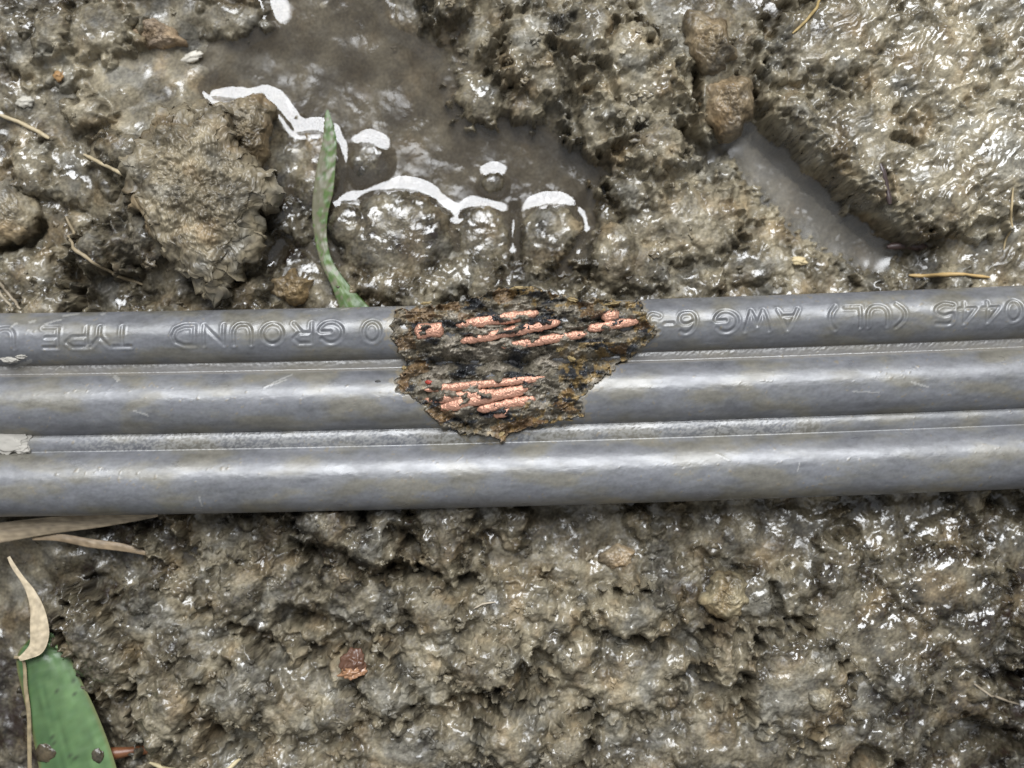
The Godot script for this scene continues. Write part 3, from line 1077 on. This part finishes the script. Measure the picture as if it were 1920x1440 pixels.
# ---------------------------------------------------------------- crumbs
func build_crumbs() -> void:
	var m := material(Color(1, 1, 1), 0.4, true, 0.5)
	var lists := [[], [], [], []]
	for n in 12000:
		var px := rng.randf_range(-30, 1950)
		var py := rng.randf_range(-30, 1470)
		var x := (px - 960.0) * K
		var z := (py - 720.0) * K
		var r := map_r[map_at(x, z)] / 9.0
		var o := absf(z - cable_z(x))
		if rng.randf() > r * r * r or o < 15.2:
			continue
		var s := 0.16 + 0.5 * pow(rng.randf(), 3.0)
		var b := Basis.from_euler(Vector3(rng.randf() * TAU, rng.randf() * TAU, rng.randf() * TAU)).scaled(Vector3(s * rng.randf_range(0.8, 1.4), s * rng.randf_range(0.6, 1.0), s))
		var y := ground_y(x, z)
		var c := mud_color(x, y, z, map_t[map_at(x, z)])
		lists[n % 4].append([Transform3D(b, Vector3(x, y - s * 0.3, z) * MM), c])
	for k in 4:
		var mm := MultiMesh.new()
		mm.transform_format = MultiMesh.TRANSFORM_3D
		mm.use_colors = true
		mm.mesh = blob(Vector3(1, 1, 1), 16, 10, 400 + k, 1.5, Color(1, 1, 1))
		mm.instance_count = lists[k].size()
		for i in lists[k].size():
			mm.set_instance_transform(i, lists[k][i][0])
			mm.set_instance_color(i, lists[k][i][1])
		var o := MultiMeshInstance3D.new()
		o.name = "mud_crumbs"
		o.multimesh = mm
		o.material_override = m
		add_child(o, true)
		o.set_meta("kind", "stuff")
		tag(o, "fine crumbs of mud scattered over the rough mud", "crumbs")

# ---------------------------------------------------------------- leaves, straws, twigs
# a blade: points are [px, py, height above y level mm, left width px, right width px]; colours by function
func blade(rows: Array, level: float, fold: float, thick: float, paint: Callable) -> ArrayMesh:
	var pts := []
	# resample with Catmull-Rom
	var steps := 10
	for i in rows.size() - 1:
		for s in steps:
			var t := float(s) / steps
			var r := []
			for e in 5:
				r.append(cubic_interpolate(float(rows[i][e]), float(rows[i + 1][e]), float(rows[maxi(i - 1, 0)][e]), float(rows[mini(i + 2, rows.size() - 1)][e]), t))
			pts.append(r)
	pts.append(rows[rows.size() - 1])
	# the ground it rests on
	var rest := []
	for p in pts:
		var top := -99.0
		for du in [-1.0, -0.5, 0.0, 0.5, 1.0]:
			var w := at(p[0] + du * (p[4] if du > 0.0 else p[3]), p[1], level)
			top = maxf(top, ground_y(w.x, w.z))
		rest.append(top + 0.1)
	for n_ in 40:
		var was := rest.duplicate()
		for i in rest.size():
			rest[i] = (was[maxi(i - 1, 0)] + was[i] * 1.2 + was[mini(i + 1, rest.size() - 1)]) / 3.2
	var across := 16
	var v := PackedVector3Array()
	var c := PackedColorArray()
	var rough := noise(111, 1.5, 2)
	for side in 2:
		for i in pts.size():
			var p = pts[i]
			var a = pts[maxi(i - 1, 0)]
			var b = pts[mini(i + 1, pts.size() - 1)]
			var dir := Vector2(b[0] - a[0], b[1] - a[1]).normalized()
			var out := Vector2(-dir.y, dir.x)
			for s in across + 1:
				var u := 2.0 * s / across - 1.0
				var wpx: float = p[4] if u > 0.0 else p[3]
				var q := Vector2(p[0], p[1]) - out * u * wpx
				var y: float = maxf(level + p[2], float(rest[i])) + fold * wpx * K * (1.0 - u * u) - 0.03 * cos(u * 30.0) * 0.6
				y += 0.12 * rough.get_noise_2d(q.x * K, q.y * K) - (thick if side == 1 else 0.0)
				var w := at(q.x, q.y, y)
				v.append(w * MM)
				c.append(paint.call(float(i) / (pts.size() - 1), u, w))
	var one := grid_index(across + 1, pts.size())
	var n := pts.size() * (across + 1)
	var idx := PackedInt32Array()
	var nrm := smooth(v, one)
	var flip := nrm[n / 2].y < 0.0
	for t in range(0, one.size(), 3):
		var f := [one[t], one[t + 2], one[t + 1]] if flip else [one[t], one[t + 1], one[t + 2]]
		idx.append(f[0]); idx.append(f[1]); idx.append(f[2])
		idx.append(n + f[0]); idx.append(n + f[2]); idx.append(n + f[1])
	# close the two long edges
	for i in pts.size() - 1:
		for e in [0, across]:
			var a: int = i * (across + 1) + e
			var b: int = a + across + 1
			idx.append(a); idx.append(b); idx.append(n + a)
			idx.append(b); idx.append(n + b); idx.append(n + a)
	return mesh_of(v, smooth(v, idx), idx, c)

func straw(called: String, pts: Array, r_px: float, color: Color, label: String, category: String, rough := 0.55, lift := 0.15, group := "") -> void:
	var path := []
	var rad := []
	var n := noise(121, 3.0, 2)
	for i in pts.size() - 1:
		var steps := 8
		for s in steps + (1 if i == pts.size() - 2 else 0):
			var t := float(s) / steps
			var q := Vector2(pts[i][0], pts[i][1]).lerp(Vector2(pts[i + 1][0], pts[i + 1][1]), t)
			var w := at(q.x, q.y, -5.0)
			var r := r_px * K * (0.9 + 0.3 * n.get_noise_2d(q.x * 0.04, q.y * 0.04))
			path.append(w)
			rad.append(r)
	# rest on the highest points under it, bridging the dips
	var ys := []
	for p in path:
		ys.append(ground_y(p.x, p.z))
	for k in 3:
		var was := ys.duplicate()
		for i in ys.size():
			var av: float = (was[maxi(i - 1, 0)] + was[i] + was[mini(i + 1, ys.size() - 1)]) / 3.0
			ys[i] = maxf(was[i], av) if k < 2 else av
	# a stiff stub keeps one height
	if r_px > 6.0:
		var mean := 0.0
		for y in ys:
			mean += y / ys.size()
		ys.fill(mean)
	for i in path.size():
		var e := minf(1.0, minf(i + 0.6, path.size() - 0.4 - i) / 3.0)
		path[i].y = ys[i] + lift + float(rad[i]) * 0.6
		rad[i] = float(rad[i]) * (0.35 + 0.65 * e)
	var o := put(called, tube(path, rad, 10, 0.15 if r_px < 6.0 else 0.04, float(pts[0][0])), material(color, rough))
	tag(o, label, category, group)

func build_plants() -> void:
	var spot := noise(101, 1.1, 2)
	var vein := noise(102, 0.35, 2)
	# grass blade standing in the puddle
	var root := Node3D.new()
	root.name = "grass_blade"
	add_child(root)
	tag(root, "narrow muddy green grass blade lying across the puddle edge to the cable", "grass blade")
	var green := material(Color(1, 1, 1), 0.38, true)
	green.backlight_enabled = true
	green.backlight = Color(0.12, 0.2, 0.06)
	put("leaf", blade([[614, 206, 0, 2, 2], [615, 225, 0.3, 7, 7], [618, 262, 0.5, 13, 13], [612, 310, 0.6, 17, 17], [604, 355, 0.7, 16, 21], [600, 400, 0.5, 15, 15], [602, 445, 0.4, 12, 11], [612, 490, 0.6, 11, 11], [634, 530, 1.0, 14, 14], [662, 575, 1.2, 24, 22], [690, 605, 1.0, 22, 22]], -6.3, 0.12, 0.14,
		func(t: float, u: float, w: Vector3) -> Color:
			var c := Color(0.052, 0.098, 0.024).lerp(Color(0.105, 0.165, 0.042), clampf(0.5 + 0.9 * vein.get_noise_2d(u * 0.25, w.z * 0.02) + 0.5 * spot.get_noise_3d(w.x * 0.5, 9.0, w.z * 0.5), 0.0, 1.0))
			var mud := spot.get_noise_3d(w.x, w.y, w.z) + (0.45 - absf(t - 0.42) * 1.6) - 0.25 * u
			return c.lerp(Color(0.155, 0.14, 0.095), clampf(mud * 2.6 + 0.15, 0.0, 0.9))), green, root)
	# broad leaf with a withered tip
	var leaf := Node3D.new()
	leaf.name = "broad_leaf"
	add_child(leaf)
	tag(leaf, "broad green leaf with a torn withered beige tip", "leaf")
	var lm := material(Color(1, 1, 1), 0.40, true)
	lm.backlight_enabled = true
	lm.backlight = Color(0.08, 0.16, 0.05)
	put("blade", blade([[94, 1186, 0.4, 4, 6], [89, 1200, 0.4, 20, 20], [84, 1214, 0.5, 38, 28], [84, 1228, 0.5, 54, 34], [90, 1250, 0.7, 58, 46], [102, 1310, 0.9, 56, 62], [118, 1370, 0.9, 58, 72], [134, 1430, 0.8, 62, 78], [150, 1500, 0.6, 66, 82], [168, 1580, 0.4, 66, 82]], -3.4, 0.10, 0.16,
		func(t: float, u: float, w: Vector3) -> Color:
			var c := Color(0.058, 0.108, 0.042).lerp(Color(0.105, 0.178, 0.072), clampf(0.5 + 0.5 * u + 0.7 * spot.get_noise_3d(w.x * 0.4, 0, w.z * 0.4), 0.0, 1.0))
			c = c * (1.0 + 0.3 * vein.get_noise_2d(u * 5.0, w.z * 0.03))
			if absf(u + 0.05) < 0.05:
				c = c.lerp(Color(0.22, 0.34, 0.13), 0.35)
			if spot.get_noise_3d(w.x * 2.9, 5.0, w.z * 2.9) > 0.64:
				c = Color(0.04, 0.06, 0.03)
			if u > 0.93 or u < -0.93:
				c = c.lerp(Color(0.17, 0.12, 0.05), 0.5)
			return c), lm, leaf)
	var tip := put("withered_tip", blade([[16, 1044, 0.5, 3, 3], [26, 1062, 0.6, 5, 4], [42, 1086, 0.8, 5, 5], [58, 1110, 0.8, 9, 8], [68, 1140, 0.8, 12, 14], [74, 1168, 0.7, 18, 16], [74, 1190, 0.6, 18, 18], [66, 1212, 0.5, 12, 18], [52, 1226, 0.4, 8, 10], [36, 1236, 0.3, 4, 4]], -1.5, 0.14, 0.12,
		func(t: float, u: float, w: Vector3) -> Color:
			return Color(0.46, 0.38, 0.26) * (1.0 + 0.35 * spot.get_noise_3d(w.x, 0, w.z))), material(Color(1, 1, 1), 0.6, true), leaf)
	tip.set_meta("label", "dry beige withered tip of the green leaf")
	put("brown_margin", blade([[26, 1232, 0.7, 3, 3], [44, 1240, 0.9, 3, 3], [48, 1290, 1.0, 4, 4], [54, 1340, 1.0, 4, 4], [55, 1400, 1.0, 4, 4], [56, 1470, 0.9, 4, 4]], -3.0, 0.3, 0.2,
		func(t: float, u: float, w: Vector3) -> Color:
			return Color(0.24, 0.19, 0.11) * (1.0 + 0.5 * spot.get_noise_3d(w.x, 0, w.z))), material(Color(1, 1, 1), 0.6, true), leaf)
	for s in [[86, 1412, 17, 15, "round blot of dark mud stuck on the broad leaf"], [183, 1416, 9, 11, "small wet crumb stuck at the broad leaf's edge"]]:
		var w := at(s[0], s[1], -2.3)
		var o := put("mud_blot", blob(Vector3(s[2] * K, 0.16, s[3] * K), 40, 20, 140 + int(s[0]), 0.4, Color(0.3, 0.28, 0.25), true, 0.12), material(Color(1, 1, 1), 0.3, true))
		o.position = w * MM
		tag(o, s[4], "mud")
	# withered leaf under the lower edge of the cable
	var dead := put("withered_leaf", blade([[-60, 1000, 0.6, 26, 14], [0, 994, 0.6, 24, 14], [90, 984, 0.6, 18, 14], [180, 978, 0.5, 12, 14], [250, 972, 0.3, 6, 14], [300, 966, 0.1, 2, 10]], -3.6, 0.2, 0.3,
		func(t: float, u: float, w: Vector3) -> Color:
			return Color(0.34, 0.27, 0.18) * (1.0 + 0.5 * spot.get_noise_3d(w.x, 0, w.z) + 0.3 * vein.get_noise_2d(u * 3.0, w.x * 0.1))), material(Color(1, 1, 1), 0.6, true))
	tag(dead, "pale brown withered leaf tucked under the cable's lower edge", "dead leaf")
	var dead2 := put("withered_leaf", blade([[60, 1010, 0.4, 3, 3], [110, 1008, 0.6, 7, 7], [170, 1018, 0.6, 9, 8], [230, 1026, 0.5, 8, 7], [282, 1040, 0.2, 3, 3]], -4.2, 0.3, 0.3,
		func(t: float, u: float, w: Vector3) -> Color:
			return Color(0.27, 0.20, 0.125) * (1.0 + 0.5 * spot.get_noise_3d(w.x, 3.0, w.z))), material(Color(1, 1, 1), 0.5, true))
	tag(dead2, "thin brown withered strip curling below the wider dead leaf", "dead leaf")
	# straws and roots
	var pale := Color(0.46, 0.38, 0.24)
	straw("straw", [[-10, 212], [30, 226], [70, 246], [96, 262]], 4.0, pale, "pale straw splinter entering beside the smooth grey clod", "straw")
	straw("straw", [[158, 290], [200, 312], [240, 332], [290, 352]], 4.0, pale, "pale straw splinter pointing at the large crumbly clod", "straw")
	straw("root", [[122, 405], [138, 440], [160, 472], [195, 495], [222, 518], [262, 532]], 3.4, Color(0.30, 0.24, 0.15), "thin brown root winding down to the foot of the large clod", "root")
	straw("straw", [[1712, 514], [1760, 517], [1800, 517], [1852, 521]], 4.0, Color(0.48, 0.33, 0.14), "yellow straw lying along the cable's upper edge", "straw")
	straw("straw", [[1530, 4], [1516, 34], [1496, 58], [1472, 80]], 2.6, Color(0.40, 0.29, 0.12), "thin golden straw on the glossy wet bank", "straw")
	straw("straw", [[290, 1420], [330, 1432], [370, 1446], [430, 1436], [458, 1412]], 4.2, Color(0.50, 0.42, 0.25), "bent pale yellow straw near the broad leaf's base", "straw")
	straw("root", [[1880, 360], [1876, 400], [1884, 430], [1878, 470]], 2.2, Color(0.40, 0.31, 0.17), "fine tan rootlet on the glossy right bank", "root")
	straw("root", [[1826, 1282], [1850, 1300], [1880, 1312], [1925, 1330]], 2.6, Color(0.30, 0.25, 0.18), "fine grey root over the black gap", "root")
	straw("twig", [[1632, 318], [1642, 350], [1650, 392]], 7.0, Color(0.055, 0.038, 0.036), "dark purple-brown twig stub standing along the bank above the trough", "twig", 0.35)
	straw("twig", [[1672, 460], [1705, 456], [1748, 460]], 9.0, Color(0.075, 0.048, 0.042), "dark purple-brown twig stub at the trough's lower end", "twig", 0.35)
	straw("twig", [[190, 1413], [215, 1410], [240, 1407], [265, 1404], [288, 1402]], 11.0, Color(0.15, 0.058, 0.024), "orange brown twig stub beside the broad leaf", "twig", 0.4, 0.7)
	straw("root", [[-10, 520], [20, 560], [55, 582]], 4.0, Color(0.30, 0.25, 0.18), "frayed brown fibre bent over the cable's upper edge", "root")
	straw("root", [[-10, 540], [10, 566], [40, 586]], 3.0, Color(0.34, 0.29, 0.21), "thin pale fibre nearest the cable, below the frayed brown fibre", "root")
	straw("root", [[930, 1120], [905, 1124], [890, 1132]], 2.0, Color(0.42, 0.36, 0.27), "short pale hair on the crumbly mud below the cable", "root")
	# seed, chips
	var w := at(671, 1232, -3.8)
	var seed_root := Node3D.new()
	seed_root.name = "seed"
	add_child(seed_root)
	seed_root.position = Vector3(w.x, ground_y(w.x, w.z) - 0.1, w.z) * MM
	tag(seed_root, "orange brown seed husk on the crumbly mud", "seed")
	put("husk", blob(Vector3(1.7, 1.2, 1.9), 44, 28, 151, 0.5, Color(1, 1, 1)), material(Color(0.11, 0.055, 0.034), 0.3), seed_root)
	var kernel := put("kernel", blob(Vector3(1.75, 1.0, 0.9), 44, 24, 153, 0.7, Color(1, 1, 1)), material(Color(0.30, 0.16, 0.085), 0.3), seed_root)
	kernel.position = Vector3(-0.2, 0.35, 1.1) * MM
	kernel.rotation_degrees = Vector3(10, 8, 0)
	for s in [[352, 100, 22, 9, 15, Color(0.60, 0.56, 0.48), "white triangular chip on the smooth silt"], [1500, 488, 15, 8, -8, Color(0.58, 0.47, 0.27), "cream coloured chip below the trough water"], [112, 143, 9, 10, 0, Color(0.36, 0.21, 0.09), "tiny orange grain on pale silt at the upper left"], [46, 190, 16, 10, 5, Color(0.50, 0.47, 0.40), "small cream pebble in wet mud by the straw"]]:
		var q := at(s[0], s[1], -5.0)
		var o := put("chip", blob(Vector3(s[2] * K, 0.5, s[3] * K), 24, 12, 160 + int(s[0]), 0.6, Color(1, 1, 1)), material(s[5], 0.5))
		o.position = Vector3(q.x, ground_y(q.x, q.z) + 0.3, q.z) * MM
		o.rotation_degrees = Vector3(0, s[4], 6)
		tag(o, s[6], "chip")
